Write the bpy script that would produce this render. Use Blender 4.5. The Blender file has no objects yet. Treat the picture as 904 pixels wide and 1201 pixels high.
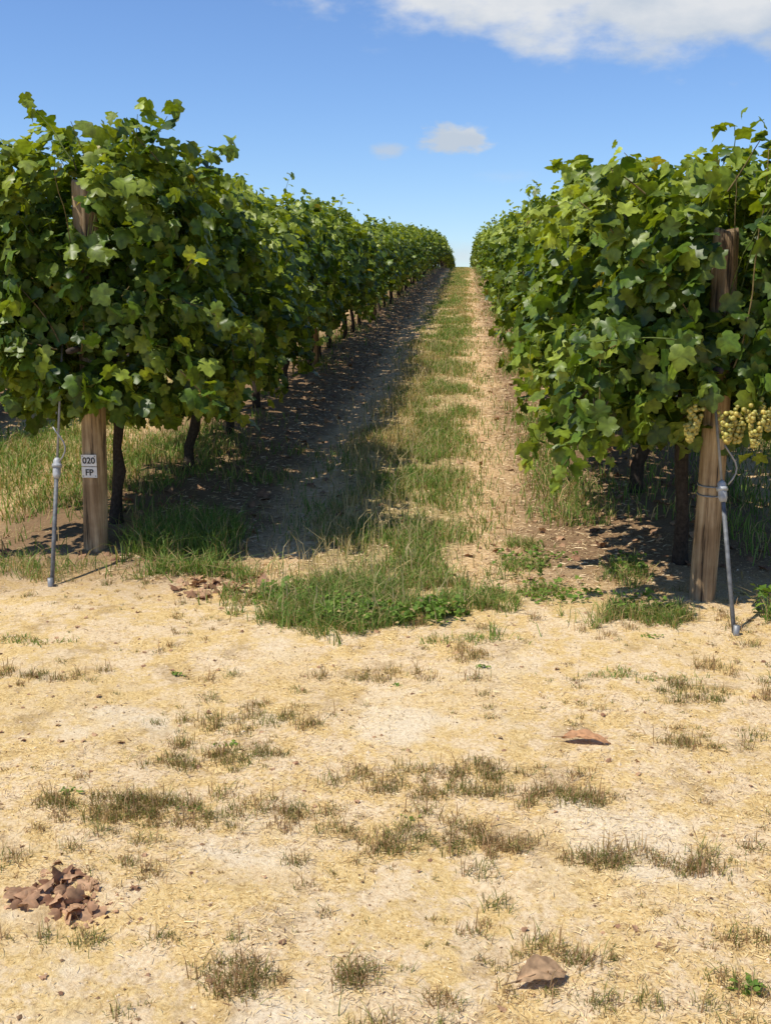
import bpy, math, random
import numpy as np
from mathutils import Vector

rng = np.random.default_rng(11)
random.seed(5)
scene = bpy.context.scene
scene.view_settings.view_transform = 'Standard'
scene.view_settings.look = 'None'
scene.view_settings.exposure = 0

# ------------------------------------------------------------------ helpers
def vnoise(x, y, seed=0):
    x = np.asarray(x, float); y = np.asarray(y, float)
    xi = np.floor(x); yi = np.floor(y); xf = x - xi; yf = y - yi
    def h(a, b):
        s = np.sin(a * 127.1 + b * 311.7 + seed * 74.7) * 43758.5453
        return s - np.floor(s)
    u = xf * xf * (3 - 2 * xf); v = yf * yf * (3 - 2 * yf)
    return (h(xi, yi) * (1 - u) + h(xi + 1, yi) * u) * (1 - v) + (h(xi, yi + 1) * (1 - u) + h(xi + 1, yi + 1) * u) * v

def fbm(x, y, seed=0):
    return (vnoise(x, y, seed) * .5 + vnoise(x * 2.1, y * 2.1, seed + 1) * .3 + vnoise(x * 4.3, y * 4.3, seed + 2) * .2)

def gz(x, y):
    x = np.asarray(x, float); y = np.asarray(y, float)
    z = .05 * (y - 5.1)
    t = np.clip(y - 50, 0, None)
    drop = np.where(t < 90, .0006 * t * t, .0006 * 8100 + .108 * (t - 90))
    z = z - drop
    z = np.maximum(z, -9.0)
    near = np.exp(-np.clip(y - 20, 0, None) / 20)
    z = z + near * ((fbm(x * 1.3, y * 1.3, 3) - .5) * .05 + (fbm(x * 9, y * 9, 8) - .5) * .018)
    k = np.clip((y - 4.6) / 1.0, 0, 1)
    for rx in (-10.37, -7.52, -4.67, -1.82, 1.03, 3.88, 6.73, 9.58):
        z = z + k * .05 * np.exp(-((x - rx) / .4) ** 2)
        z = z - k * .03 * np.exp(-((x - rx - .78) / .22) ** 2) - k * .02 * np.exp(-((x - rx + .72) / .22) ** 2)
    return z

def new_mat(name):
    m = bpy.data.materials.new(name); m.use_nodes = True
    nt = m.node_tree
    for n in list(nt.nodes): nt.nodes.remove(n)
    out = nt.nodes.new('ShaderNodeOutputMaterial')
    return m, nt, out

def attr_mat(name, rough=.6, transl=0.0, spec=.3, tboost=(1.3, 1.35, .7), vary=25.0):
    m, nt, out = new_mat(name)
    a = nt.nodes.new('ShaderNodeAttribute'); a.attribute_name = 'col'
    p = nt.nodes.new('ShaderNodeBsdfPrincipled')
    p.inputs['Roughness'].default_value = rough
    p.inputs['Specular IOR Level'].default_value = spec
    src = a.outputs['Color']
    if vary:
        tc = nt.nodes.new('ShaderNodeNewGeometry')
        no = nt.nodes.new('ShaderNodeTexNoise'); no.inputs['Scale'].default_value = vary; no.inputs['Detail'].default_value = 2
        nt.links.new(tc.outputs['Position'], no.inputs['Vector'])
        mr = nt.nodes.new('ShaderNodeMapRange'); mr.inputs[1].default_value = .3; mr.inputs[2].default_value = .7
        mr.inputs[3].default_value = .65; mr.inputs[4].default_value = 1.3
        nt.links.new(no.outputs['Fac'], mr.inputs[0])
        mul = nt.nodes.new('ShaderNodeVectorMath'); mul.operation = 'SCALE'
        nt.links.new(a.outputs['Color'], mul.inputs[0]); nt.links.new(mr.outputs[0], mul.inputs['Scale'])
        src = mul.outputs[0]
    nt.links.new(src, p.inputs['Base Color'])
    if transl > 0:
        t = nt.nodes.new('ShaderNodeBsdfTranslucent')
        vm = nt.nodes.new('ShaderNodeVectorMath'); vm.operation = 'MULTIPLY'; vm.inputs[1].default_value = tboost
        nt.links.new(src, vm.inputs[0]); nt.links.new(vm.outputs[0], t.inputs['Color'])
        mx = nt.nodes.new('ShaderNodeMixShader'); mx.inputs[0].default_value = transl
        nt.links.new(p.outputs[0], mx.inputs[1]); nt.links.new(t.outputs[0], mx.inputs[2])
        nt.links.new(mx.outputs[0], out.inputs['Surface'])
    else:
        nt.links.new(p.outputs[0], out.inputs['Surface'])
    return m

class Acc:
    def __init__(s): s.V = []; s.F = []; s.C = []; s.M = []; s.n = 0
    def add(s, V, F, C, m=0):
        V = np.asarray(V, float); F = np.asarray(F, int)
        C = np.asarray(C, float)
        if C.ndim == 1: C = np.tile(C, (len(V), 1))
        s.V.append(V); s.F.append(F + s.n); s.C.append(C); s.M.append(np.full(len(F), m, int)); s.n += len(V)
    def mesh(s, name, mats, smooth=True):
        V = np.concatenate(s.V); F = np.concatenate(s.F); C = np.concatenate(s.C); M = np.concatenate(s.M)
        me = bpy.data.meshes.new(name)
        me.vertices.add(len(V)); me.vertices.foreach_set('co', V.astype(np.float32).ravel())
        me.loops.add(len(F) * 3); me.loops.foreach_set('vertex_index', F.astype(np.int32).ravel())
        me.polygons.add(len(F)); me.polygons.foreach_set('loop_start', np.arange(0, len(F) * 3, 3, dtype=np.int32))
        me.polygons.foreach_set('loop_total', np.full(len(F), 3, dtype=np.int32))
        me.polygons.foreach_set('material_index', M.astype(np.int32))
        me.polygons.foreach_set('use_smooth', np.full(len(F), smooth))
        me.update(calc_edges=True)
        at = me.color_attributes.new('col', 'FLOAT_COLOR', 'POINT')
        C4 = np.concatenate([C, np.ones((len(C), 1))], 1).astype(np.float32)
        at.data.foreach_set('color', C4.ravel())
        for m in mats: me.materials.append(m)
        me.validate()
        return me

def put(name, me, loc=(0, 0, 0), parent=None):
    o = bpy.data.objects.new(name, me); scene.collection.objects.link(o); o.location = loc
    if parent: o.parent = parent
    return o

def tube(P, R, n=6, cap=True):
    P = np.asarray(P, float); R = np.broadcast_to(np.asarray(R, float), (len(P),))
    T = np.gradient(P, axis=0); T /= np.linalg.norm(T, axis=1)[:, None] + 1e-9
    ref = np.array([0, 1, 0.]) if abs(T[0][1]) < .9 else np.array([1., 0, 0])
    A = np.cross(T, ref); A /= np.linalg.norm(A, axis=1)[:, None] + 1e-9
    B = np.cross(T, A)
    ang = np.linspace(0, 2 * np.pi, n, endpoint=False)
    V = P[:, None, :] + R[:, None, None] * (A[:, None, :] * np.cos(ang)[None, :, None] + B[:, None, :] * np.sin(ang)[None, :, None])
    V = V.reshape(-1, 3); F = []
    for i in range(len(P) - 1):
        for j in range(n):
            a = i * n + j; b = i * n + (j + 1) % n; c = a + n; d = b + n
            F += [(a, b, d), (a, d, c)]
    if cap:
        V = np.vstack([V, P[-1:], P[:1]]); k = len(V) - 2; o = (len(P) - 1) * n
        for j in range(n):
            F.append((o + j, o + (j + 1) % n, k)); F.append(((j + 1) % n, j, k + 1))
    return V, np.array(F)

def template(half):
    outl = half + [(-x, y) for x, y in half[-2:0:-1]]
    LT = np.array([(0, .34)] + outl); NL = len(LT)
    return LT, np.array([(0, i, i + 1 if i + 1 < NL else 1) for i in range(1, NL)])
TF = template([(0.0, 0.0), (.13, -.16), (.36, -.12), (.52, .10), (.44, .26), (.63, .46), (.48, .62), (.30, .62), (.22, .84), (0, 1.02)])
TL = template([(0.0, 0.0), (.40, -.12), (.62, .42), (.30, .62), (0, 1.02)])

def norm(a): return a / (np.linalg.norm(a, axis=-1, keepdims=True) + 1e-9)

def leaves(acc, P, N, S, C, m=0, curl=.25, droop=None, r=rng, tpl=TF):
    LT, LF = tpl; NL = len(LT)
    P = np.asarray(P); n = len(P); N = norm(np.asarray(N)); S = np.asarray(S)
    D = np.array([0, 0, -1.0]) + r.normal(0, .6, (n, 3)) if droop is None else droop
    T = norm(D - (D * N).sum(1)[:, None] * N)
    X = np.cross(T, N)
    x = LT[:, 0]; y = LT[:, 1]
    cv = r.normal(curl, .22, (n, 1)); cu = r.normal(.15, .35, (n, 1))
    z = -cv * np.abs(x)[None] ** 1.3 * 1.1 - cu * (y[None] - .3) ** 2 + r.normal(0, .05, (n, NL))
    w = r.uniform(.85, 1.15, (n, 1))
    L = (x[None] * w)[..., None] * X[:, None] + y[None, :, None] * T[:, None] + z[..., None] * N[:, None]
    V = P[:, None] + L * S[:, None, None]
    F = (LF[None] + (np.arange(n) * NL)[:, None, None]).reshape(-1, 3)
    C = np.repeat(C, NL, axis=0)
    acc.add(V.reshape(-1, 3), F, C, m)

# ------------------------------------------------------------------ materials
M_leaf = attr_mat('vine_leaf', .42, .30, .38, tboost=(1.7, 1.6, .4), vary=40)
M_bark = attr_mat('vine_bark', .9, 0, .1, vary=60)
M_grass = attr_mat('grass_blades', .6, .3, .25, vary=0)
M_straw = attr_mat('dry_straw', .8, 0, .15, vary=0)
M_dead = attr_mat('dead_leaf', .7, .12, .3, tboost=(1.2, 1., .7), vary=60)
M_grape = attr_mat('grape_skin', .3, .25, .5, vary=60)

def wood_mat(name, a, b):
    m, nt, out = new_mat(name)
    tc = nt.nodes.new('ShaderNodeTexCoord'); mp = nt.nodes.new('ShaderNodeMapping'); mp.inputs['Scale'].default_value = (45, 45, 2.5)
    nt.links.new(tc.outputs['Object'], mp.inputs[0])
    n1 = nt.nodes.new('ShaderNodeTexNoise'); n1.inputs['Scale'].default_value = 1; n1.inputs['Detail'].default_value = 6; n1.inputs['Roughness'].default_value = .65
    nt.links.new(mp.outputs[0], n1.inputs['Vector'])
    n2 = nt.nodes.new('ShaderNodeTexNoise'); n2.inputs['Scale'].default_value = 5; n2.inputs['Detail'].default_value = 4
    nt.links.new(tc.outputs['Object'], n2.inputs['Vector'])
    cr = nt.nodes.new('ShaderNodeValToRGB'); e = cr.color_ramp.elements
    e[0].position = .36; e[0].color = (a[0] * .15, a[1] * .15, a[2] * .15, 1); e[1].position = .66; e[1].color = (*b, 1)
    x = e.new(.45); x.color = (*a, 1)
    nt.links.new(n1.outputs['Fac'], cr.inputs[0])
    mx = nt.nodes.new('ShaderNodeMixRGB'); mx.blend_type = 'MULTIPLY'; mx.inputs[0].default_value = .75
    c2 = nt.nodes.new('ShaderNodeValToRGB'); c2.color_ramp.elements[0].position = .38; c2.color_ramp.elements[0].color = (.5, .43, .36, 1); c2.color_ramp.elements[1].position = .6
    nt.links.new(n2.outputs['Fac'], c2.inputs[0]); nt.links.new(cr.outputs[0], mx.inputs[1]); nt.links.new(c2.outputs[0], mx.inputs[2])
    p = nt.nodes.new('ShaderNodeBsdfPrincipled'); p.inputs['Roughness'].default_value = .85
    nt.links.new(mx.outputs[0], p.inputs['Base Color'])
    bp = nt.nodes.new('ShaderNodeBump'); bp.inputs['Strength'].default_value = .9; bp.inputs['Distance'].default_value = .008
    nt.links.new(n1.outputs['Fac'], bp.inputs['Height']); nt.links.new(bp.outputs[0], p.inputs['Normal'])
    nt.links.new(p.outputs[0], out.inputs[0])
    return m
M_wood = wood_mat('weathered_wood', (.31, .21, .11), (.56, .42, .25))

def plain(name, col, rough=.5, metal=0., nscale=40, amt=.25):
    m, nt, out = new_mat(name)
    tc = nt.nodes.new('ShaderNodeTexCoord'); n1 = nt.nodes.new('ShaderNodeTexNoise'); n1.inputs['Scale'].default_value = nscale; n1.inputs['Detail'].default_value = 4
    nt.links.new(tc.outputs['Object'], n1.inputs['Vector'])
    cr = nt.nodes.new('ShaderNodeValToRGB'); cr.color_ramp.elements[0].position = .35; cr.color_ramp.elements[1].position = .65
    cr.color_ramp.elements[0].color = (*[c * (1 - amt) for c in col], 1); cr.color_ramp.elements[1].color = (*col, 1)
    nt.links.new(n1.outputs['Fac'], cr.inputs[0])
    p = nt.nodes.new('ShaderNodeBsdfPrincipled'); p.inputs['Roughness'].default_value = rough; p.inputs['Metallic'].default_value = metal
    nt.links.new(cr.outputs[0], p.inputs['Base Color']); nt.links.new(p.outputs[0], out.inputs[0])
    return m
M_galv = plain('galvanised_steel', (.33, .33, .33), .55, .5)
M_white = plain('white_plastic', (.74, .74, .72), .4, amt=.15)
M_fit = plain('grey_fitting', (.46, .47, .47), .45, amt=.4)
M_pipe = plain('grey_conduit', (.16, .165, .17), .6, amt=.5)
M_hose = plain('black_hose', (.02, .02, .02), .5)
M_ink = plain('black_ink', (.015, .015, .015), .6)

# ------------------------------------------------------------------ ground
def ground_material():
    m, nt, out = new_mat('dry_soil')
    N = nt.nodes.new; L = nt.links.new
    g = N('ShaderNodeNewGeometry')
    def noise(scale, detail=5, rough=.6, vec=None, dist=0):
        n = N('ShaderNodeTexNoise'); n.inputs['Scale'].default_value = scale; n.inputs['Detail'].default_value = detail
        n.inputs['Roughness'].default_value = rough; n.inputs['Distortion'].default_value = dist
        L(vec or g.outputs['Position'], n.inputs['Vector']); return n.outputs['Fac']
    def ramp(f, stops):
        r = N('ShaderNodeValToRGB'); e = r.color_ramp.elements
        e[0].position = stops[0][0]; e[0].color = (*stops[0][1], 1); e[1].position = stops[-1][0]; e[1].color = (*stops[-1][1], 1)
        for p, c in stops[1:-1]:
            x = e.new(p); x.color = (*c, 1)
        L(f, r.inputs[0]); return r.outputs[0]
    def mr(f, a, b, c=0, d=1):
        n = N('ShaderNodeMapRange'); n.interpolation_type = 'SMOOTHSTEP'
        n.inputs[1].default_value = a; n.inputs[2].default_value = b; n.inputs[3].default_value = c; n.inputs[4].default_value = d
        L(f, n.inputs[0]); return n.outputs[0]
    def mul(a, b, op='MULTIPLY'):
        n = N('ShaderNodeMath'); n.operation = op; n.use_clamp = True
        for i, q in enumerate((a, b)):
            if isinstance(q, (int, float)): n.inputs[i].default_value = q
            else: L(q, n.inputs[i])
        return n.outputs[0]
    def mix(f, a, b, t='MIX'):
        n = N('ShaderNodeMixRGB'); n.blend_type = t
        if isinstance(f, (int, float)): n.inputs[0].default_value = f
        else: L(f, n.inputs[0])
        for i, q in ((1, a), (2, b)):
            if isinstance(q, tuple): n.inputs[i].default_value = (*q, 1)
            else: L(q, n.inputs[i])
        return n.outputs[0]
    sx = N('ShaderNodeSeparateXYZ'); L(g.outputs['Position'], sx.inputs[0])
    big = noise(1.1, 3); med = noise(9, 4, .75); fine = noise(75, 4, .8)
    straw_v = noise(46, 5, .85, dist=2.0)
    soil = ramp(fine, [(.30, (.44, .28, .14)), (.46, (.80, .59, .345)), (.64, (.92, .73, .47))])
    straw = ramp(straw_v, [(.32, (.25, .135, .045)), (.47, (.74, .50, .20)), (.64, (.92, .70, .35))])
    c = mix(mr(med, .42, .58), soil, straw)
    c = mix(mul(mr(big, .48, .62), .5), c, straw)
    dark = ramp(fine, [(.3, (.16, .095, .04)), (.7, (.52, .33, .15))])
    c = mix(mul(mr(noise(3.6, 6, .78), .53, .64), .45), c, dark)
    c = mix(mul(mr(noise(2.1, 4), .54, .64), mr(sx.outputs[1], 4.3, 3.2, 0, .8)), c, ramp(fine, [(.3, (.64, .48, .30)), (.55, (.92, .76, .53))]))
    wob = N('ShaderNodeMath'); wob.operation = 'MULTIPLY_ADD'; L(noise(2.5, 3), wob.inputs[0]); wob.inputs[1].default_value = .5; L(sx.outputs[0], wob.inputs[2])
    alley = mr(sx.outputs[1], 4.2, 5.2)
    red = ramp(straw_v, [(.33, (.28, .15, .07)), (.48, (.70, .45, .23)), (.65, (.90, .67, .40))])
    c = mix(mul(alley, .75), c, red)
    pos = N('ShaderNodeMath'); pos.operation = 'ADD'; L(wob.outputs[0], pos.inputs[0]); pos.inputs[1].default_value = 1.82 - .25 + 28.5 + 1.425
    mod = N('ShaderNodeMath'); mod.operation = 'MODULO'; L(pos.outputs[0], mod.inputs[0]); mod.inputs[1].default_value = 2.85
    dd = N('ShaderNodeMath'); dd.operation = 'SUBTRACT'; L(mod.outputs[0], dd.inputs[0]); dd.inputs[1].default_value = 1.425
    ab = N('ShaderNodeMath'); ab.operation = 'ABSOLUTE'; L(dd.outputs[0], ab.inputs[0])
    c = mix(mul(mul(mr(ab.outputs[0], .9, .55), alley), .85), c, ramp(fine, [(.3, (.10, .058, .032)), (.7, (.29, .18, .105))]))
    grn = ramp(fine, [(.3, (.16, .15, .045)), (.7, (.42, .37, .14))])
    c = mix(mul(mul(mr(ab.outputs[0], .98, 1.12), alley), mr(med, .3, .6, .25, .7)), c, grn)
    p = N('ShaderNodeBsdfPrincipled'); p.inputs['Roughness'].default_value = .95; p.inputs['Specular IOR Level'].default_value = .1
    L(c, p.inputs['Base Color'])
    hs = N('ShaderNodeMath'); hs.operation = 'ADD'; L(fine, hs.inputs[0]); L(straw_v, hs.inputs[1])
    b = N('ShaderNodeBump'); b.inputs['Strength'].default_value = .7; b.inputs['Distance'].default_value = .012
    L(hs.outputs[0], b.inputs['Height']); L(b.outputs[0], p.inputs['Normal'])
    L(p.outputs[0], out.inputs[0]); return m

def axis(parts):
    r = []
    for a, b, s in parts: r.append(np.arange(a, b, s))
    return np.concatenate(r)
xs = axis([(-1500, -200, 130), (-200, -30, 10), (-30, -12, 1.5), (-12, -4, .25), (-4, 4, .045), (4, 12, .25), (12, 30, 1.5), (30, 200, 10), (200, 1501, 130)])
ys = axis([(-300, -20, 40), (-20, 0, 2), (0, 1.4, .2), (1.4, 8, .045), (8, 22, .12), (22, 80, .6), (80, 260, 5), (260, 3000, 160)])
X, Y = np.meshgrid(xs, ys); Z = gz(X, Y)
nx, ny = len(xs), len(ys)
idx = np.arange(nx * ny).reshape(ny, nx)
q = np.stack([idx[:-1, :-1], idx[:-1, 1:], idx[1:, 1:], idx[1:, :-1]], -1).reshape(-1, 4)
F = np.concatenate([q[:, [0, 1, 2]], q[:, [0, 2, 3]]])
a = Acc(); a.add(np.stack([X, Y, Z], -1).reshape(-1, 3), F, np.array([.4, .3, .2]))
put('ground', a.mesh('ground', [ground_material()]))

# ------------------------------------------------------------------ grapevines
def leafcols(n, young, r):
    dark = np.array([.028, .062, .009]); mid = np.array([.120, .195, .019]); yel = np.array([.38, .44, .05])
    t = r.beta(1.0, 1.2, n)[:, None]
    c = dark * (1 - t) + mid * t
    y = np.clip(young + r.normal(.04, .2, n), 0, 1)[:, None]
    c = c * (1 - y) + yel * y
    k = r.random(n) < .006
    c[k] = np.array([.38, .32, .06])
    return c

def bunch(acc, c, r, L=.15, W=.05, m=2):
    n = 80
    t = r.random(n) ** .8
    ang = r.random(n) * 6.283
    rad = W * (1 - t * .8) * (.7 + .3 * r.random(n))
    P = np.stack([np.cos(ang) * rad, np.sin(ang) * rad, -t * L], 1) + c
    ph = (1 + 5 ** .5) / 2
    V0 = norm(np.array([(-1, ph, 0), (1, ph, 0), (-1, -ph, 0), (1, -ph, 0), (0, -1, ph), (0, 1, ph), (0, -1, -ph), (0, 1, -ph), (ph, 0, -1), (ph, 0, 1), (-ph, 0, -1), (-ph, 0, 1)], float))
    F0 = np.array([(0, 11, 5), (0, 5, 1), (0, 1, 7), (0, 7, 10), (0, 10, 11), (1, 5, 9), (5, 11, 4), (11, 10, 2), (10, 7, 6), (7, 1, 8), (3, 9, 4), (3, 4, 2), (3, 2, 6), (3, 6, 8), (3, 8, 9), (4, 9, 5), (2, 4, 11), (6, 2, 10), (8, 6, 7), (9, 8, 1)])
    for p in P:
        col = np.array([.50, .47, .12]) * r.uniform(.65, 1.15) + np.array([.12, .02, 0]) * r.random()
        acc.add(V0 * r.uniform(.0085, .0115) + p, F0, col, m)

def make_vine(name, seed, nsh=34, hw=.45, top=1.7, y0=-.72, y1=.72, low=.68, excl=None, cap=False, nfill=700, shoots=(), nb=1, bunches=(), smin=.052, smax=.095, lod=0, patch=(), wild=3):
    r = np.random.default_rng(seed); acc = Acc()
    bark = np.array([.055, .043, .034])
    tz = np.linspace(-.08, .88, 9)
    wob = np.cumsum(r.normal(0, .018, (9, 2)), 0)
    P = np.stack([wob[:, 0], wob[:, 1], tz], 1)
    V, F = tube(P, np.array([.046, .034, .029, .030, .025, .028, .026, .034, .03]) * r.uniform(.85, 1.1), 8 if lod == 0 else 5)
    V += r.normal(0, .004, V.shape)
    acc.add(V, F, bark, 1)
    for s in (-1, 1):
        k = np.linspace(0, 1, 7)
        P2 = np.stack([P[-1, 0] + r.normal(0, .012, 7), P[-1, 1] + s * k * .66, .86 + .09 * np.sin(k * 1.6) + r.normal(0, .008, 7)], 1)
        V, F = tube(P2, .022 - k * .008, 5); acc.add(V, F, bark, 1)
    pos = []; out = []; size = []; young = []
    def outv(p):
        o = np.array([p[0] / hw, 0, (p[2] - 1.2) / .65])
        if cap: o[1] = -max(0, (y0 + .65 - p[1])) / .5
        return o
    def run(p, v, k, steps, free=False, lowz=None):
        lowz = low if lowz is None else lowz
        pts = [p.copy()]; bound = hw * r.uniform(.75, 1.25); tp = top + r.normal(0, .10) + (9 if free else 0)
        for i in range(steps):
            v = v + np.array([r.normal(0, .09), r.normal(0, .09), r.normal(0, .05) - k])
            if abs(p[0]) > bound and v[0] * p[0] > 0 and not free: v[0] *= .2; v[2] -= .06
            if p[2] > tp and v[2] > 0: v[2] = -.1; v[0] += r.normal(0, .3)
            if p[1] < y0 and v[1] < 0: v[1] *= -.3
            if p[1] > y1 and v[1] > 0: v[1] *= -.3
            v = v / np.linalg.norm(v); p = p + v * .06
            if p[2] < lowz: break
            pts.append(p.copy())
            if i >= 1:
                for rep in range(3 if free else (1 if lod else 2)):
                    d = norm(outv(p) * .6 + r.normal(0, .7, 3))
                    pos.append(p + d * r.uniform(.03, .09)); out.append(norm(outv(p) + 1e-3) * .55 + np.array([-.1, 0, .5]) + r.normal(0, .55, 3))
                    f = i / steps
                    size.append(r.uniform(smin, smax) * (1 - .5 * max(0, f - .7) / .3))
                    young.append(.02 + .8 * max(0, f - .55) / .45 * (1 if p[2] > 1.35 else .5))
        if len(pts) > 2 and lod == 0:
            V, F = tube(pts, np.linspace(.004, .0015, len(pts)), 4, False)
            acc.add(V, F, np.array([.16, .12, .05]) if r.random() < .5 else np.array([.12, .15, .04]), 1)
    for i in range(nsh):
        s = 1 if i % 2 else -1
        p = np.array([s * r.uniform(.0, .06), y0 + .08 + (y1 - y0 - .16) * (i + r.random()) / nsh, .92 + r.uniform(0, .06)])
        if r.random() < .6: run(p, np.array([s * r.uniform(.05, .5), r.normal(0, .15), 1.]), r.uniform(0, .04), int(r.integers(12, 19)))
        else: run(p, np.array([s * r.uniform(.5, 1.1), r.normal(0, .3), r.uniform(.2, .9)]), r.uniform(.05, .12), int(r.integers(12, 20)))
    for i in range(wild):   # upright tips and hanging canes
        run(np.array([r.uniform(-.35, .35) * hw / .5, r.uniform(y0 + .1, y1 - .1), top - .12]), norm(np.array([r.normal(0, .5), r.normal(0, .4), 1.])), .03, int(r.integers(3, 6)), True)
        s = r.choice([-1, 1]); run(np.array([s * hw * .8, r.uniform(y0 + .1, y1 - .1), low + .25]), norm(np.array([s * .4, r.normal(0, .4), -.6])), .03, int(r.integers(4, 8)), True, low - .14)
    for (p, v, k, st) in shoots: run(np.array(p, float), norm(np.array(v, float)), k, st, True)
    n = nfill; yy = r.uniform(y0, y1, n); th = r.uniform(0, 2 * np.pi, n)
    lump = .55 + .92 * fbm(np.cos(th) * 2.2 + seed, yy * 3.0 + np.sin(th) * 2.2, seed)
    rad = lump * (.7 + .3 * r.random(n) ** .6)
    zc = (top + low) / 2; zh = (top - low) / 2
    sx = np.sign(np.cos(th)) * np.abs(np.cos(th)) ** .7; sz = np.sign(np.sin(th)) * np.abs(np.sin(th)) ** .7
    taper = np.ones(n)
    if cap:
        u = np.clip((yy - y0) / .45, 0, 1); taper = np.sqrt(1 - (1 - u) ** 2) * .75 + .25
        tz_ = taper ** .35
    else: tz_ = taper
    P = np.stack([sx * hw * rad * taper, yy, zc + sz * zh * np.minimum(rad, 1.12) * tz_], 1)
    O = np.stack([np.cos(th), r.normal(0, .3, n) - (1 - taper) * 1.4, np.sin(th) * .5 + .5], 1) * .75 + r.normal(0, .5, (n, 3))
    pos = np.concatenate([np.array(pos), P]); out = np.concatenate([np.array(out), O])
    size = np.concatenate([np.array(size), r.uniform(smin, smax, n)])
    young = np.concatenate([np.array(young), np.where(P[:, 2] > top - .25, .3, .02) + np.clip(lump - 1.05, 0, .4) * 1.2])
    if excl is not None:
        keep = np.ones(len(pos), bool)
        for (xa, xb, ya, yb, za, zb) in excl:
            keep &= ~((pos[:, 0] > xa) & (pos[:, 0] < xb) & (pos[:, 1] > ya) & (pos[:, 1] < yb) & (pos[:, 2] > za) & (pos[:, 2] < zb))
        pos, out, size, young = pos[keep], out[keep], size[keep], young[keep]
    for (xa, xb, ya, yb, za, zb, m) in patch:
        P = np.stack([r.uniform(xa, xb, m), r.uniform(ya, yb, m), r.uniform(za, zb, m)], 1)
        P[:, 1] -= .16 * (fbm(P[:, 0] * 4, P[:, 2] * 4, 77) - .5)
        pos = np.concatenate([pos, P]); out = np.concatenate([out, np.array([-.1, -.55, .5]) + r.normal(0, .6, (m, 3))])
        size = np.concatenate([size, r.uniform(smin, smax, m)]); young = np.concatenate([young, np.full(m, .08)])
    leaves(acc, pos, out, size, leafcols(len(pos), young, r), 0, r=r, tpl=TL if lod else TF)
    if lod == 0:
        for i in range(nb):
            bunch(acc, np.array([r.choice([-1, 1]) * r.uniform(.1, .3), r.uniform(y0 + .1, y1 - .1), r.uniform(.75, .95)]), r)
        for b in bunches: bunch(acc, np.array(b[:3], float), r, *(b[3:]))
    return acc.mesh(name, [M_leaf, M_bark, M_grape])

V0s = [make_vine('vine_%d' % i, 100 + i, nsh=[44, 48, 52][i % 3], hw=random.uniform(.46, .56), top=random.uniform(1.60, 1.76), nfill=1000) for i in range(6)]
V1s = [make_vine('vine_mid_%d' % i, 200 + i, nsh=38, hw=random.uniform(.44, .54), top=random.uniform(1.60, 1.74), nfill=600, smin=.068, smax=.11, lod=1) for i in range(5)]
V2s = [make_vine('vine_far_%d' % i, 300 + i, nsh=20, hw=random.uniform(.42, .52), top=random.uniform(1.62, 1.76), nfill=300, smin=.10, smax=.16, lod=1, wild=1) for i in range(4)]
LPY, RPY = 5.06, 4.52
L0, R0 = 5.45, 5.0
end_left = make_vine('vine_end_left', 501, nsh=90, hw=.64, top=1.90, y0=-.72, y1=.75, cap=True, nfill=2300, low=.60, wild=5,
    excl=[(-.10, .13, -3, LPY - L0 + .02, 1.47, 2.6), (-.11, .11, -3, 0, 0, .66)],
    patch=[(-.22, .18, -.62, -.46, .68, 1.42, 130), (-.55, -.1, -.6, -.4, .62, 1.5, 60), (.14, .5, -.6, -.4, .62, 1.6, 60)],
    shoots=[((-.35, -.3, 1.75), (-.9, 0, .6), .02, 9), ((-.3, -.3, 1.8), (-1, -.1, .5), .02, 9), ((.2, -.2, 1.8), (.3, 0, 1), .02, 4), ((.5, -.3, 1.6), (.6, 0, 1), .06, 6), ((-.5, -.3, 1.2), (-1, -.1, .5), .05, 8), ((.3, -.3, 1.8), (0.4, 0, 1), .05, 4)])
end_right = make_vine('vine_end_right', 502, nsh=84, hw=.56, top=1.76, y0=-.80, y1=.75, cap=True, nfill=2300, low=.60, nb=0, wild=5,
    excl=[(-.10, .09, -3, RPY - R0 + .02, 1.24, 2.6), (-.11, .11, -3, -.2, 0, .62), (-.07, .18, -3, -.60, .6, .83), (-.22, -.05, -3, -.60, .64, .83)],
    patch=[(-.2, .2, -.74, -.56, .88, 1.18, 90), (-.5, -.14, -.55, -.35, .64, 1.5, 60), (.12, .5, -.75, -.5, .88, 1.6, 70)],
    shoots=[((.2, -.5, 1.6), (.15, 0, 1), .03, 6), ((.1, -.1, 1.65), (0.05, 0, 1), .02, 5), ((-.35, -.2, 1.55), (-.3, 0, 1), .06, 4), ((.4, -.4, 1.6), (.1, 0, 1), .04, 6), ((.5, -.5, 1.5), (.2, -.1, 1), .04, 7)],
    bunches=[(.03, -.78, .83, .16, .048), (.09, -.81, .80, .14, .045), (-.01, -.79, .79, .12, .04), (-.13, -.76, .82, .12, .038), (.14, -.78, .84, .12, .042), (-.15, -.77, .74, .07, .025)])

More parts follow.
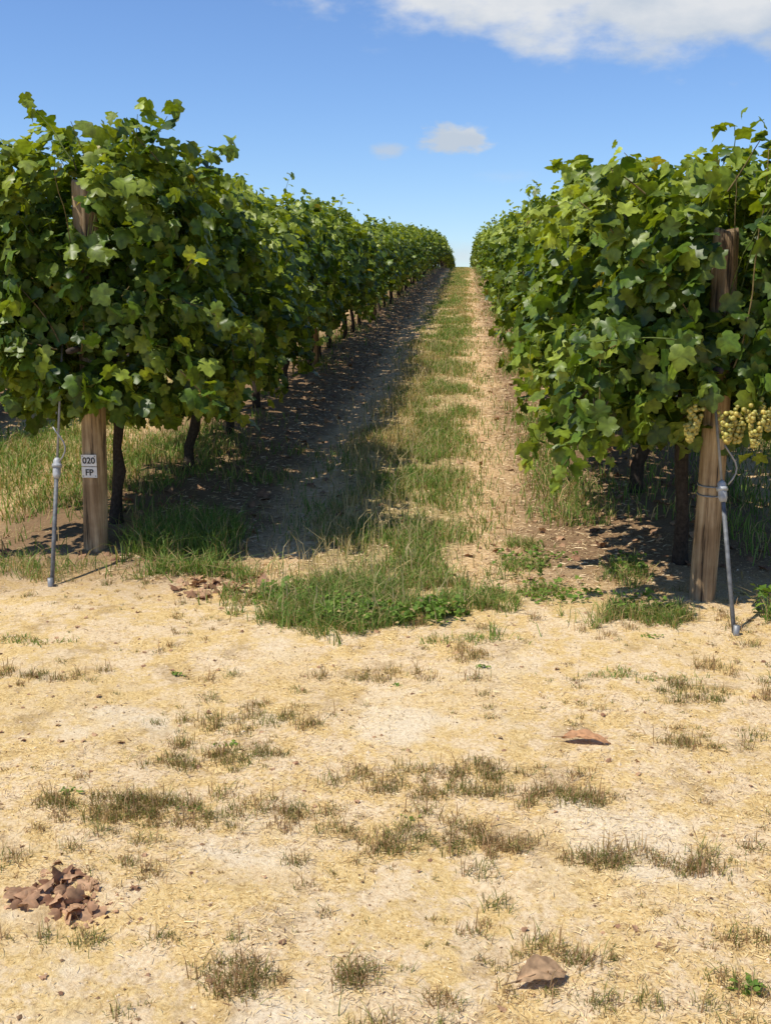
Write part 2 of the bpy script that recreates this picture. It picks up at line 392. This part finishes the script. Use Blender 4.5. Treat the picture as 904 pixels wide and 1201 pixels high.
def row(rx, ystart, first=None, main=False, yend=108):
    e = bpy.data.objects.new('grapevine_row', None); scene.collection.objects.link(e)
    e.location = (rx, ystart, float(gz(rx, ystart))); z0 = e.location.z
    y = ystart; i = 0
    while y < yend:
        if i == 0 and first: me = first
        elif main: me = random.choice(V0s if y < 15 else (V1s if y < 38 else V2s))
        else: me = random.choice((V0s if abs(rx) < 5 and y < 7 else V1s) if y < 22 else V2s)
        jx = 0 if i == 0 else random.uniform(-.05, .05)
        o = put('grapevine', me, (jx, y - ystart, float(gz(rx, y)) - z0), e)
        if not (i == 0 and first):
            o.rotation_euler = (random.uniform(-.02, .02), random.uniform(-.03, .03), random.choice([0, math.pi]) + random.uniform(-.08, .08))
            o.scale = (random.uniform(.9, 1.12), 1, random.uniform(.93, 1.06))
        y += 1.35; i += 1
    a = Acc(); yy = np.concatenate([np.arange(ystart + .02, 30, .7), np.arange(30, yend, 3)])
    for z, rad, m, dx in ((.95, .002, 0, 0), (1.45, .002, 0, .06), (1.45, .002, 0, -.06), (.66, .008, 1, .03)):
        P = np.stack([np.full(len(yy), dx), yy - ystart, .05 * (yy - 5.1) - np.where(yy > 50, .0006 * (yy - 50) ** 2, 0) - z0 + z - (.02 * np.sin(yy * 2.3) ** 2 if m else 0)], 1)
        V, F = tube(P, rad, 5); a.add(V, F, np.array([.4, .4, .4]), m)
    put('trellis_wires', a.mesh('trellis_wires', [M_galv, M_hose]), parent=e)
    a = Acc()
    for yk in np.arange(ystart + 7.4, yend, 8.1):
        V, F = tube([(0, 0, -.1), (0, 0, .9), (0, 0, 1.6)], .035, 8); a.add(V + np.array([0.03, yk - ystart, float(gz(rx, yk)) - z0]), F, np.array([.4, .3, .2]))
    put('row_stakes', a.mesh('row_stakes', [M_wood]), parent=e)
    return e
row(-1.82, L0, end_left, True); row(1.03, R0, end_right, True)
for rx, ye in ((-4.67, 80), (-7.52, 50), (-10.37, 36), (3.88, 70), (6.73, 40), (9.58, 30)): row(rx, 5.2, yend=ye)

# ------------------------------------------------------------------ end posts, stays, sign
def post(x, y, h, rad, seed, lean=0):
    r = np.random.default_rng(seed)
    n = 20; zz = np.array([-.1, 0, .1, .3, .5, .7, .9, 1.1, 1.3, 1.5, 1.7]) * h / 1.75
    zz = np.append(zz, [h - .012, h])
    ang = np.linspace(0, 2 * np.pi, n, endpoint=False); prof = 1 + .04 * np.sin(ang * 2 + r.random() * 6) + .03 * np.sin(ang * 5 + 1) + r.normal(0, .012, n)
    V = []
    for i, z in enumerate(zz):
        rr = rad * (1.06 - .08 * z / h) * (.9 if i == len(zz) - 1 else 1)
        for j, t in enumerate(ang): V.append((math.cos(t) * rr * prof[j] + .01 * math.sin(z * 2.) + lean * z, math.sin(t) * rr * prof[j], z + (.01 * math.sin(t * 2 + 1) if i == len(zz) - 1 else 0)))
    F = []
    for i in range(len(zz) - 1):
        for j in range(n):
            a_ = i * n + j; b = i * n + (j + 1) % n; F += [(a_, b, b + n), (a_, b + n, a_ + n)]
    V.append((lean * h, 0, h)); k = len(V) - 1; o = (len(zz) - 1) * n
    for j in range(n): F.append((o + j, o + (j + 1) % n, k))
    a = Acc(); a.add(V, F, np.array([.3, .2, .1])); me = a.mesh('post', [M_wood])
    return put('wooden_end_post', me, (x, y, float(gz(x, y))))
pl = post(-1.825, LPY, 1.75, .058, 1, .022)
pr = post(1.03, RPY, 1.54, .050, 2, .005)

def stay(gx, gy, tx, ty, tzz, fit, rad=.011):
    g0 = float(gz(gx, gy)); e = bpy.data.objects.new('anchor_stay', None); scene.collection.objects.link(e); e.location = (gx, gy, g0)
    A = np.array([0, 0, -.05]); B = np.array([tx - gx, ty - gy, tzz - g0])
    def at(t): return A + (B - A) * t
    a = Acc(); V, F = tube([at(0), at(fit)], rad, 10); a.add(V, F, np.array([.4] * 3), 0); put('conduit_rod', a.mesh('rod', [M_pipe]), parent=e)
    a = Acc(); V, F = tube([at(fit - .035), at(fit - .02), at(fit + .03), at(fit + .04)], np.array([.012, .018, .018, .011]), 12); a.add(V, F, np.array([.4] * 3), 0)
    V, F = tube([at(fit + .005), at(fit + .018)], .023, 12); a.add(V, F, np.array([.4] * 3), 0)
    put('coupling', a.mesh('coupling', [M_fit]), parent=e)
    a = Acc(); V, F = tube([at(fit), at(.8), at(1)], .006, 6); a.add(V, F, np.array([.4] * 3), 0)
    k = np.linspace(0, 1, 8); S = at(fit + .03)
    P = np.stack([S[0] + .03 * np.sin(k * 4) + .02, S[1] - .02 + 0 * k, S[2] + k * .16], 1); V, F = tube(P, .004, 6); a.add(V, F, np.array([.4] * 3), 0)
    V, F = tube([at(0) + np.array([0, 0, .02]), at(0) + np.array([0, 0, .09])], rad * 1.4, 8); a.add(V, F, np.array([.4] * 3), 0)
    put('wire', a.mesh('wire', [M_galv]), parent=e)
stay(-1.86, 4.55, -1.90, 5.0, 1.15, .45, .010)
stay(1.07, 4.08, 1.00, 4.46, .98, .54, .009)
def band(x, y, z, r_):
    t = np.linspace(0, 2 * np.pi, 20); P = np.stack([x + np.cos(t) * r_, y + np.sin(t) * r_, z + .004 * np.sin(t)], 1)
    return tube(P, .004, 5)
a = Acc()
for z in (.46, .5):
    V, F = band(.010, 0, z, .055); a.add(V, F, np.array([.5] * 3))
put('wire_band', a.mesh('band', [M_galv]), parent=pr)

def box(acc, c, s, m=0, bev=.0):
    c = np.array(c); s = np.array(s) / 2
    V = np.array([[i, j, k] for i in (-1, 1) for j in (-1, 1) for k in (-1, 1)], float) * s + c
    F = [(0, 1, 3), (0, 3, 2), (4, 6, 7), (4, 7, 5), (0, 4, 5), (0, 5, 1), (2, 3, 7), (2, 7, 6), (0, 2, 6), (0, 6, 4), (1, 5, 7), (1, 7, 3)]
    acc.add(V, F, np.array([.8] * 3), m)
se = bpy.data.objects.new('row_number_sign', None); scene.collection.objects.link(se)
se.location = (-1.81, LPY - .070, float(gz(-1.84, LPY)) + .42)
a = Acc(); box(a, (0, 0, .024), (.075, .003, .056)); box(a, (0, 0, -.034), (.075, .003, .052))
put('plates', a.mesh('plates', [M_white], False), parent=se)
a = Acc()
for xx, zz in ((-.03, .045), (.03, .045), (-.03, -.052), (.03, -.052)):
    V, F = tube([(xx, -.001, zz), (xx, -.004, zz)], .0028, 8); a.add(V, F, np.array([.5] * 3))
put('nails', a.mesh('nails', [M_galv]), parent=se)
for txt, zz in (('020', .010), ('FP', -.048)):
    cu = bpy.data.curves.new('txt', 'FONT'); cu.body = txt; cu.size = .042; cu.align_x = 'CENTER'; cu.extrude = .0005; cu.offset = .0009
    o = bpy.data.objects.new('lettering_' + txt.lower(), cu); scene.collection.objects.link(o); o.parent = se
    o.location = (0, -.0026, zz); o.rotation_euler = (math.pi / 2, 0, 0); cu.materials.append(M_ink)

# ------------------------------------------------------------------ grass & litter
def blades(acc, x, y, h, w, C, lean=.35, sink=.004, m=0, r=rng):
    n = len(x); z = gz(x, y) - sink
    a_ = r.uniform(0, 2 * np.pi, n); l = np.abs(r.normal(0, lean, n)) * h
    d = np.stack([np.cos(a_), np.sin(a_), 0 * a_], 1); b_ = r.uniform(0, 2 * np.pi, n)
    s = np.stack([np.cos(b_), np.sin(b_), 0 * b_], 1) * (w / 2)[:, None]
    B = np.stack([x, y, z], 1); up = np.array([0, 0, 1.])
    Mi = B + d * (l * .35)[:, None] + up * (h * .6)[:, None]
    T = B + d * l[:, None] * 1.1 + up * (h * r.uniform(.75, 1, n))[:, None]
    V = np.stack([B - s, B + s, Mi - s * .8, Mi + s * .8, T], 1).reshape(-1, 3)
    F = (np.array([(0, 1, 3), (0, 3, 2), (2, 3, 4)])[None] + (np.arange(n) * 5)[:, None, None]).reshape(-1, 3)
    C = np.repeat(C, 5, 0)
    acc.add(V, F, C, m)

def gcol(n, a_, b_, dry=.0, dryc=(.56, .41, .19)):
    t = rng.random(n)[:, None]; c = np.array(a_) * (1 - t) + np.array(b_) * t
    k = rng.random(n) < dry; c[k] = np.array(dryc) * rng.uniform(.6, 1.15, (k.sum(), 1)); return c
G1, G2 = (.09, .17, .025), (.26, .36, .08)

def clump_xy(n, cx, cy, rx, ry, edge=.5, seed=0, sc=4):
    X = []; Yv = []
    tot = 0
    while tot < n:
        m = n * 2
        u = rng.uniform(-1.4, 1.4, m); v = rng.uniform(-1.4, 1.4, m)
        x = cx + u * rx; y = cy + v * ry
        f = 1 - np.sqrt(u * u + v * v) + (fbm(x * sc, y * sc, seed) - .5) * 2 * edge
        k = rng.random(m) < np.clip(f * 1.8, 0, 1)
        X.append(x[k]); Yv.append(y[k]); tot += k.sum()
    return np.concatenate(X)[:n], np.concatenate(Yv)[:n]

def logy(n, a_, b_, p=1.0):
    u = rng.random(n); return a_ * (b_ / a_) ** (u ** p)

ga = Acc()
N = 135000
y = logy(N, 4.7, 95); x = rng.normal(-.34, .24, N) + .05 * np.sin(y * .7)
cl = fbm(x * 3.6, y * 2.2, 21); keep = rng.random(N) < np.clip((cl - .42) * 7, .05, 1); x, y = x[keep], y[keep]; n = len(x)
dry = .30 + .4 * (fbm(x * 1.5, y * .35, 31) > .53)
C = gcol(n, G1, G2); k = rng.random(n) < dry; C[k] = np.array([.58, .44, .21]) * rng.uniform(.6, 1.15, (k.sum(), 1))
blades(ga, x, y, rng.uniform(.02, .10, n), .0032 * (1 + y / 10), C, .65)
x, y = clump_xy(11500, -.38, 4.38, .54, .38, 1.0, 5, sc=6); n = len(x)
blades(ga, x, y, rng.uniform(.02, .10, n), rng.uniform(.0025, .005, n), gcol(n, G1, G2, .28), .8)
y = logy(1500, 4.1, 16); x = rng.normal(-.45, .26, 1500); blades(ga, x, y, rng.uniform(.10, .22, 1500), .003 * (1 + y / 12), gcol(1500, (.42, .33, .16), (.60, .48, .26)), .4)
for ax in (2.45, 5.3, -3.25, -6.1):
    N = 9000; y = logy(N, 4.6, 50); x = rng.normal(ax, .5, N); k = fbm(x * 2, y * 1.2, 9) > .42; x, y = x[k], y[k]; n = len(x)
    blades(ga, x, y, rng.uniform(.04, .14, n), .005 * (1 + y / 9), gcol(n, G1, G2, .4), .5)
x, y = clump_xy(2800, -1.45, 5.2, .34, .36, .8, 7); blades(ga, x, y, rng.uniform(.05, .19, len(x)), rng.uniform(.003, .006, len(x)), gcol(len(x), G1, G2, .2), .7)
x, y = clump_xy(900, -1.28, 4.76, .28, .13, 1., 8, sc=8); blades(ga, x, y, rng.uniform(.03, .12, len(x)), rng.uniform(.003, .006, len(x)), gcol(len(x), G1, G2, .25), 1.)
x, y = clump_xy(14000, -3.0, 6.9, 1.5, 2.2, .9, 12, sc=2.5); blades(ga, x, y, rng.uniform(.03, .13, len(x)), rng.uniform(.004, .007, len(x)), gcol(len(x), G1, G2, .3), .8)
x, y = clump_xy(6000, 2.5, 6.2, 1.3, 2.0, .6, 13, sc=2); blades(ga, x, y, rng.uniform(.05, .16, len(x)), rng.uniform(.004, .008, len(x)), gcol(len(x), G1, G2, .3), .6)
for rx, off, nn, sd in ((-1.82, -.15, 13000, .22), (1.03, -.42, 15000, .13), (1.03, 0, 6000, .25)):
    y = logy(nn, 5.6, 80); x = rng.normal(rx + off, sd, nn); k = rng.random(nn) < np.clip((fbm(x * 1.2, y * 1.1, 17 + nn) - .48) * 7, 0, 1); x, y = x[k], y[k]; n = len(x)
    blades(ga, x, y, rng.uniform(.03, .13, n), .004 * (1 + y / 10), gcol(n, G1, G2, .35), .7)
for cx, cy, rx, ry, nn, hh in ((.72, 4.25, .24, .15, 1400, .08), (.38, 4.55, .15, .12, 400, .04), (.33, 5.0, .16, .10, 450, .05), (.30, 5.35, .14, .1, 400, .05), (.75, 4.8, .12, .2, 500, .07), (.05, 3.95, .2, .07, 350, .03), (.62, 3.62, .3, .05, 300, .025), (-1.7, 3.85, .2, .06, 350, .025), (1.35, 4.25, .12, .12, 500, .14), (-2.2, 4.8, .4, .2, 1100, .07)):
    x, y = clump_xy(nn, cx, cy, rx, ry, .9, int(nn + cx * 10), sc=8); blades(ga, x, y, rng.uniform(.3, 1.2, len(x)) * hh, rng.uniform(.0025, .0045, len(x)), gcol(len(x), G1, G2, .4), .9)
put('grass', ga.mesh('grass', [M_grass], False))

wa = Acc()
def weeds(cx, cy, rx, ry, n, hmax, s=(.010, .024), seed=0):
    x, y = clump_xy(n, cx, cy, rx, ry, .9, seed, sc=9); z = gz(x, y) + rng.uniform(.003, hmax, n)
    Nn = np.array([0, 0, 1.]) + rng.normal(0, .5, (n, 3)); D = rng.normal(0, 1, (n, 3))
    leaves(wa, np.stack([x, y, z], 1), Nn, rng.uniform(*s, n), gcol(n, (.08, .16, .02), (.22, .32, .05), .08), 0, droop=D, tpl=TL)
weeds(-.32, 4.22, .30, .16, 1400, .07, seed=1); weeds(.36, 4.62, .2, .22, 240, .03, seed=2); weeds(.33, 5.1, .2, .2, 200, .03, seed=3)
weeds(1.33, 4.28, .14, .1, 240, .16, (.02, .05), seed=4); weeds(-.75, 4.45, .2, .12, 250, .05, seed=6); weeds(.72, 4.3, .15, .1, 130, .08, seed=9)
weeds(.78, 4.9, .1, .2, 120, .05, seed=10); weeds(.60, 2.02, .04, .025, 34, .02, (.007, .016), seed=11)
for _ in range(10):
    weeds(rng.uniform(-1.8, 1.6), rng.uniform(2.6, 4.3), .05, .02, int(rng.integers(6, 20)), .012, (.006, .014), seed=int(rng.integers(99)))
put('weeds', wa.mesh('weeds', [M_grass]))

da = Acc()
patches = [(-.75, 2.95, .32, .10, 32), (.02, 2.86, .38, .14, 46), (.25, 2.75, .2, .08, 24), (.45, 2.48, .24, .07, 22), (-.62, 2.62, .44, .10, 50), (-1.0, 2.66, .24, .07, 24),
           (-.05, 2.55, .38, .09, 36), (-.42, 1.97, .14, .06, 18), (-.2, 2.0, .1, .05, 8), (-1.5, 3.55, .3, .1, 16), (.8, 3.5, .4, .1, 18), (-.5, 3.2, .4, .12, 18), (.9, 2.5, .25, .09, 14), (.3, 2.1, .4, .07, 12), (.75, 2.15, .3, .08, 14), (-.3, 3.6, .7, .1, 18), (-.75, 2.1, .3, .06, 10), (.9, 3.1, .3, .1, 16), (.55, 1.95, .3, .05, 12)]
tx = []; ty = []; tg = []; tb = []
for cx, cy, rx, ry, n in patches:
    x, y = clump_xy(n, cx, cy, rx, ry, .6, int(abs(cx * 100)), sc=6); tx.append(x); ty.append(y); tg.append(np.clip(rng.uniform(.1, .6) + rng.normal(0, .25, n), 0, 1)); tb.append(rng.random(n))
n = 1300; x = rng.uniform(-2.6, 2.4, n); y = rng.uniform(1.7, 4.7, n); k = fbm(x * 2, y * 3, 44) > .44; tx.append(x[k]); ty.append(y[k]); tg.append(rng.random(k.sum())); tb.append(rng.random(k.sum()) ** 3)
tx = np.concatenate(tx); ty = np.concatenate(ty); tg = np.concatenate(tg); tb = np.concatenate(tb)
for cx, cy, g, big_ in zip(tx, ty, tg, tb):
    nb = int(12 + 70 * big_); rr = .006 + .020 * big_
    x = cx + rng.normal(0, rr, nb); y = cy + rng.normal(0, rr * .8, nb)
    C = gcol(nb, (.11, .135, .03), (.27, .27, .075), .25 + .65 * g, (.40, .25, .12))
    blades(da, x, y, rng.uniform(.008, .018 + .036 * big_, nb), rng.uniform(.0014, .0028, nb), C, .85)
    ns = int(rng.integers(0, 9) * big_)
    if ns:
        x = cx + rng.normal(0, rr, ns); y = cy + rng.normal(0, rr, ns)
        blades(da, x, y, rng.uniform(.04, .075, ns), np.full(ns, .0032), gcol(ns, (.38, .22, .12), (.58, .40, .21)), .35)
put('dry_grass_tufts', da.mesh('tufts', [M_grass], False))

sa = Acc()
def straw(n, x, y, Ls, Ws, cols):
    z = gz(x, y) + rng.uniform(.001, .007, n); a_ = rng.uniform(0, np.pi, n); el = rng.normal(0, .16, n)
    d = np.stack([np.cos(a_) * np.cos(el), np.sin(a_) * np.cos(el), np.sin(el)], 1) * (Ls / 2)[:, None]
    s = np.stack([-np.sin(a_), np.cos(a_), rng.normal(0, .5, n)], 1) * (Ws / 2)[:, None]
    B = np.stack([x, y, z], 1); mid = B + np.stack([-np.sin(a_), np.cos(a_), .3 + 0 * a_], 1) * (Ls * rng.normal(0, .08, n))[:, None]
    V = np.stack([B - d - s, B - d + s, mid - s, mid + s, B + d], 1).reshape(-1, 3)
    F = (np.array([(0, 1, 3), (0, 3, 2), (2, 3, 4)])[None] + (np.arange(n) * 5)[:, None, None]).reshape(-1, 3)
    sa.add(V, F, np.repeat(cols, 5, 0))
n = 95000; y = 1.5 + 4.0 * rng.random(n) ** 1.1; x = rng.uniform(-1, 1, n) * (y * .42 + .4) - .1 * y
k = rng.random(n) < np.clip((fbm(x * 1.7, y * 2.2, 55) - .36) * 5, .06, 1); x, y = x[k], y[k]; n = len(x)
straw(n, x, y, rng.gamma(1.8, .006, n) + .003, rng.uniform(.0008, .0019, n), gcol(n, (.62, .43, .19), (.90, .71, .38), .20, (.30, .17, .08)))
n = 45000; y = logy(n, 4.6, 40); x = rng.uniform(-1.7, 1.0, n); straw(n, x, y, rng.uniform(.012, .045, n) * (1 + y / 20), .0022 * (1 + y / 10), gcol(n, (.62, .42, .22), (.90, .70, .43), .26, (.27, .15, .08)))
put('straw_litter', sa.mesh('straw', [M_straw], False))

pa = Acc(); n = 9000; y = 1.6 + 3.4 * rng.random(n); x = rng.uniform(-1, 1, n) * (y * .42 + .3) - .1 * y
s = rng.gamma(2, .0010, n) + .0008; O = np.array([(1, 0, 0), (-1, 0, 0), (0, 1, 0), (0, -1, 0), (0, 0, .7), (0, 0, -.7)], float)
V = np.stack([x, y, gz(x, y)], 1)[:, None] + O[None] * s[:, None, None] * rng.uniform(.6, 1.3, (n, 6, 1))
OF = np.array([(0, 2, 4), (2, 1, 4), (1, 3, 4), (3, 0, 4), (2, 0, 5), (1, 2, 5), (3, 1, 5), (0, 3, 5)])
pa.add(V.reshape(-1, 3), (OF[None] + (np.arange(n) * 6)[:, None, None]).reshape(-1, 3), np.repeat(gcol(n, (.55, .40, .24), (.78, .62, .42), .25, (.25, .15, .08)), 6, 0))
put('pebbles', pa.mesh('pebbles', [M_straw], False))

la = Acc()
def dead(x, y, s0, s1, lift=.012, nrm=.35, curl=.55, sat=1.0):
    n = len(x); s = rng.uniform(s0, s1, n)
    Nn = np.array([0, 0, 1.]) + rng.normal(0, nrm, (n, 3)); D = rng.normal(0, 1, (n, 3))
    t = rng.random(n)[:, None]; C = np.array([.22, .105, .055]) * (1 - t) + np.array([.52, .31, .17]) * t
    leaves(la, np.stack([x, y, gz(x, y) + lift * rng.uniform(.3, 1.5, n)], 1), Nn, s, C, 0, curl=curl, droop=D)
for rx in (-1.82, 1.03):
    n = 500; y = logy(n, 4.9, 30); dead(rng.normal(rx, .4, n), y, .03, .065)
x, y = clump_xy(90, -1.0, 4.62, .3, .2, .8, 3); dead(x, y, .02, .055)
n = 160; y = logy(n, 4.7, 14); dead(rng.uniform(-1.4, .6, n), y, .02, .05)
n = 320; dead(rng.uniform(-1.8, 1.6, n), rng.uniform(1.9, 4.9, n), .006, .02, .004)
put('fallen_leaf_litter', la.mesh('litter', [M_dead]))
la = Acc()
x, y = clump_xy(46, -.95, 2.24, .13, .085, .9, 4, sc=14); dead(x, y, .024, .05, .012, .5, .9)
x, y = clump_xy(60, -.95, 2.24, .22, .12, .8, 4, sc=14); dead(x, y, .008, .025, .004, .5, .9)
put('dead_leaf_pile', la.mesh('leafpile', [M_dead]))

def single_leaf(x, y, L, W, rot, col, tilt, asym=0.):
    nu, nv = 15, 9; V = []; F = []
    for i in range(nu):
        u = i / (nu - 1); w = W * (math.sin(math.pi * u ** (.8 + asym)) ** .8) * (1 + .08 * math.sin(i * 2.7)) + .001
        for j in range(nv):
            v = j / (nv - 1) * 2 - 1
            V.append(((u - .5) * L, v * w / 2 + .006 * math.sin(u * 4), .010 + .35 * abs(v) ** 1.5 * w * .6 * (1 if v > 0 else .5) + .012 * math.sin(u * 3.1) + .003 * math.sin(u * 19 + v * 5)))
    for i in range(nu - 1):
        for j in range(nv - 1):
            a_ = i * nv + j; F += [(a_, a_ + 1, a_ + nv + 1), (a_, a_ + nv + 1, a_ + nv)]
    acc = Acc(); V = np.array(V); t = (np.abs(np.tile(np.linspace(-1, 1, nv), nu)) < .1)[:, None]
    acc.add(V, F, np.array(col) * np.where(t, 1.3, 1.0))
    P, F2 = tube([(-L / 2 - .03, .004, .006), (-L / 2, 0, .013), (0, 0, .023)], .0012, 5); acc.add(P, F2, np.array(col) * .6)
    o = put('fallen_leaf', acc.mesh('fallen_leaf', [M_dead]), (x, y, float(gz(x, y)) + .002)); o.rotation_euler = (tilt, .03, rot)
single_leaf(.175, 2.02, .12, .062, .45, (.38, .24, .13), .2, .4)
single_leaf(.385, 3.10, .15, .045, -.15, (.44, .23, .11), .1)

# ------------------------------------------------------------------ sky
sd = Vector((-.42, -.24, .87)).normalized()
elev = math.asin(sd.z); azi = math.atan2(sd.x, sd.y)
w = bpy.data.worlds.new('World'); scene.world = w; w.use_nodes = True; nt = w.node_tree
for n_ in list(nt.nodes): nt.nodes.remove(n_)
N_ = nt.nodes.new; Lk = nt.links.new
out = N_('ShaderNodeOutputWorld'); bg = N_('ShaderNodeBackground'); bg.inputs['Strength'].default_value = .11
sky = N_('ShaderNodeTexSky'); sky.sky_type = 'NISHITA'; sky.sun_disc = False; sky.sun_elevation = elev; sky.sun_rotation = azi
sky.air_density = 1.0; sky.dust_density = 0.0; sky.ozone_density = 2.5
tc = N_('ShaderNodeTexCoord'); sp = N_('ShaderNodeSeparateXYZ'); Lk(tc.outputs['Generated'], sp.inputs[0])
def M(op, a_, b_=None, clamp=False):
    n_ = N_('ShaderNodeMath'); n_.operation = op; n_.use_clamp = clamp
    for i, q_ in enumerate((a_, b_)):
        if q_ is None: continue
        if isinstance(q_, (int, float)): n_.inputs[i].default_value = q_
        else: Lk(q_, n_.inputs[i])
    return n_.outputs[0]
yy = M('MAXIMUM', sp.outputs[1], .02); XX = M('DIVIDE', sp.outputs[0], yy); ZZ = M('DIVIDE', sp.outputs[2], yy)
cmb = N_('ShaderNodeCombineXYZ'); Lk(XX, cmb.inputs[0]); Lk(M('MULTIPLY', ZZ, 1.9), cmb.inputs[1])
def cn(scale, rough=.6, off=0):
    mp = N_('ShaderNodeMapping'); mp.inputs['Location'].default_value = (off, off * .7, 0); Lk(cmb.outputs[0], mp.inputs[0])
    n_ = N_('ShaderNodeTexNoise'); n_.inputs['Scale'].default_value = scale; n_.inputs['Detail'].default_value = 8; n_.inputs['Roughness'].default_value = rough
    Lk(mp.outputs[0], n_.inputs['Vector']); return n_.outputs['Fac']
nA = cn(14, .55); nB = cn(45, .6, 3); total = None
for cx, cz, hw, hh, nz, amp, soft, op in ((.20, .275, .36, .084, nA, 1.2, .45, .95), (-.013, .1375, .038, .015, nB, 1.3, .5, .95), (-.072, .128, .020, .009, nB, 1.5, .8, .7), (-.006, .036, .04, .016, nB, 1.0, 1.2, .6), (.035, .105, .04, .008, nB, 1.6, 1.6, .2), (-.9, .5, .4, .15, nA, 1.5, .6, .9), (1.4, .35, .5, .12, nA, 1.5, .6, .9)):
    dx = M('DIVIDE', M('SUBTRACT', XX, cx), hw); dz = M('DIVIDE', M('SUBTRACT', ZZ, cz), hh)
    r_ = M('SQRT', M('ADD', M('MULTIPLY', dx, dx), M('MULTIPLY', dz, dz)))
    f = M('ADD', M('SUBTRACT', 1.0, r_), M('MULTIPLY', M('SUBTRACT', nz, .5), amp))
    mrn = N_('ShaderNodeMapRange'); mrn.interpolation_type = 'SMOOTHSTEP'; mrn.inputs[1].default_value = 0; mrn.inputs[2].default_value = soft; mrn.inputs[4].default_value = op
    Lk(f, mrn.inputs[0]); total = mrn.outputs[0] if total is None else M('MAXIMUM', total, mrn.outputs[0])
total = M('MULTIPLY', total, M('GREATER_THAN', sp.outputs[1], .05))
cc = N_('ShaderNodeValToRGB'); cc.color_ramp.elements[0].position = .38; cc.color_ramp.elements[0].color = (.60, .68, .78, 1); cc.color_ramp.elements[1].position = .62; cc.color_ramp.elements[1].color = (.86, .88, .90, 1)
Lk(cn(9, .55, 7), cc.inputs[0])
sc = N_('ShaderNodeVectorMath'); sc.operation = 'SCALE'; sc.inputs['Scale'].default_value = 8.2; Lk(cc.outputs[0], sc.inputs[0])
hsv = N_('ShaderNodeHueSaturation'); hsv.inputs['Saturation'].default_value = 1.0; Lk(sky.outputs[0], hsv.inputs['Color'])
tint = N_('ShaderNodeMixRGB'); tint.blend_type = 'MULTIPLY'; tint.inputs[0].default_value = 1; tint.inputs[2].default_value = (.88, 1.06, 1.36, 1); Lk(hsv.outputs[0], tint.inputs[1])
mxw = N_('ShaderNodeMixRGB'); Lk(total, mxw.inputs[0]); Lk(tint.outputs[0], mxw.inputs[1]); Lk(sc.outputs[0], mxw.inputs[2])
Lk(mxw.outputs[0], bg.inputs[0]); Lk(bg.outputs[0], out.inputs[0])

sl = bpy.data.lights.new('sun', 'SUN'); sl.energy = 5.0; sl.angle = math.radians(.53); sl.color = (1, .95, .84)
so = bpy.data.objects.new('sun', sl); scene.collection.objects.link(so); so.rotation_euler = sd.to_track_quat('Z', 'Y').to_euler(); so.location = (-10, -5, 20)

cam = bpy.data.cameras.new('camera'); co = bpy.data.objects.new('camera', cam); scene.collection.objects.link(co)
cam.sensor_fit = 'VERTICAL'; cam.sensor_height = 36; cam.lens = 1250 / 1201 * 36; cam.clip_start = .05; cam.clip_end = 6000
co.location = (0, 0, 1.255); co.rotation_euler = (math.radians(90 - 11.46), 0, math.radians(4.25))
scene.camera = co
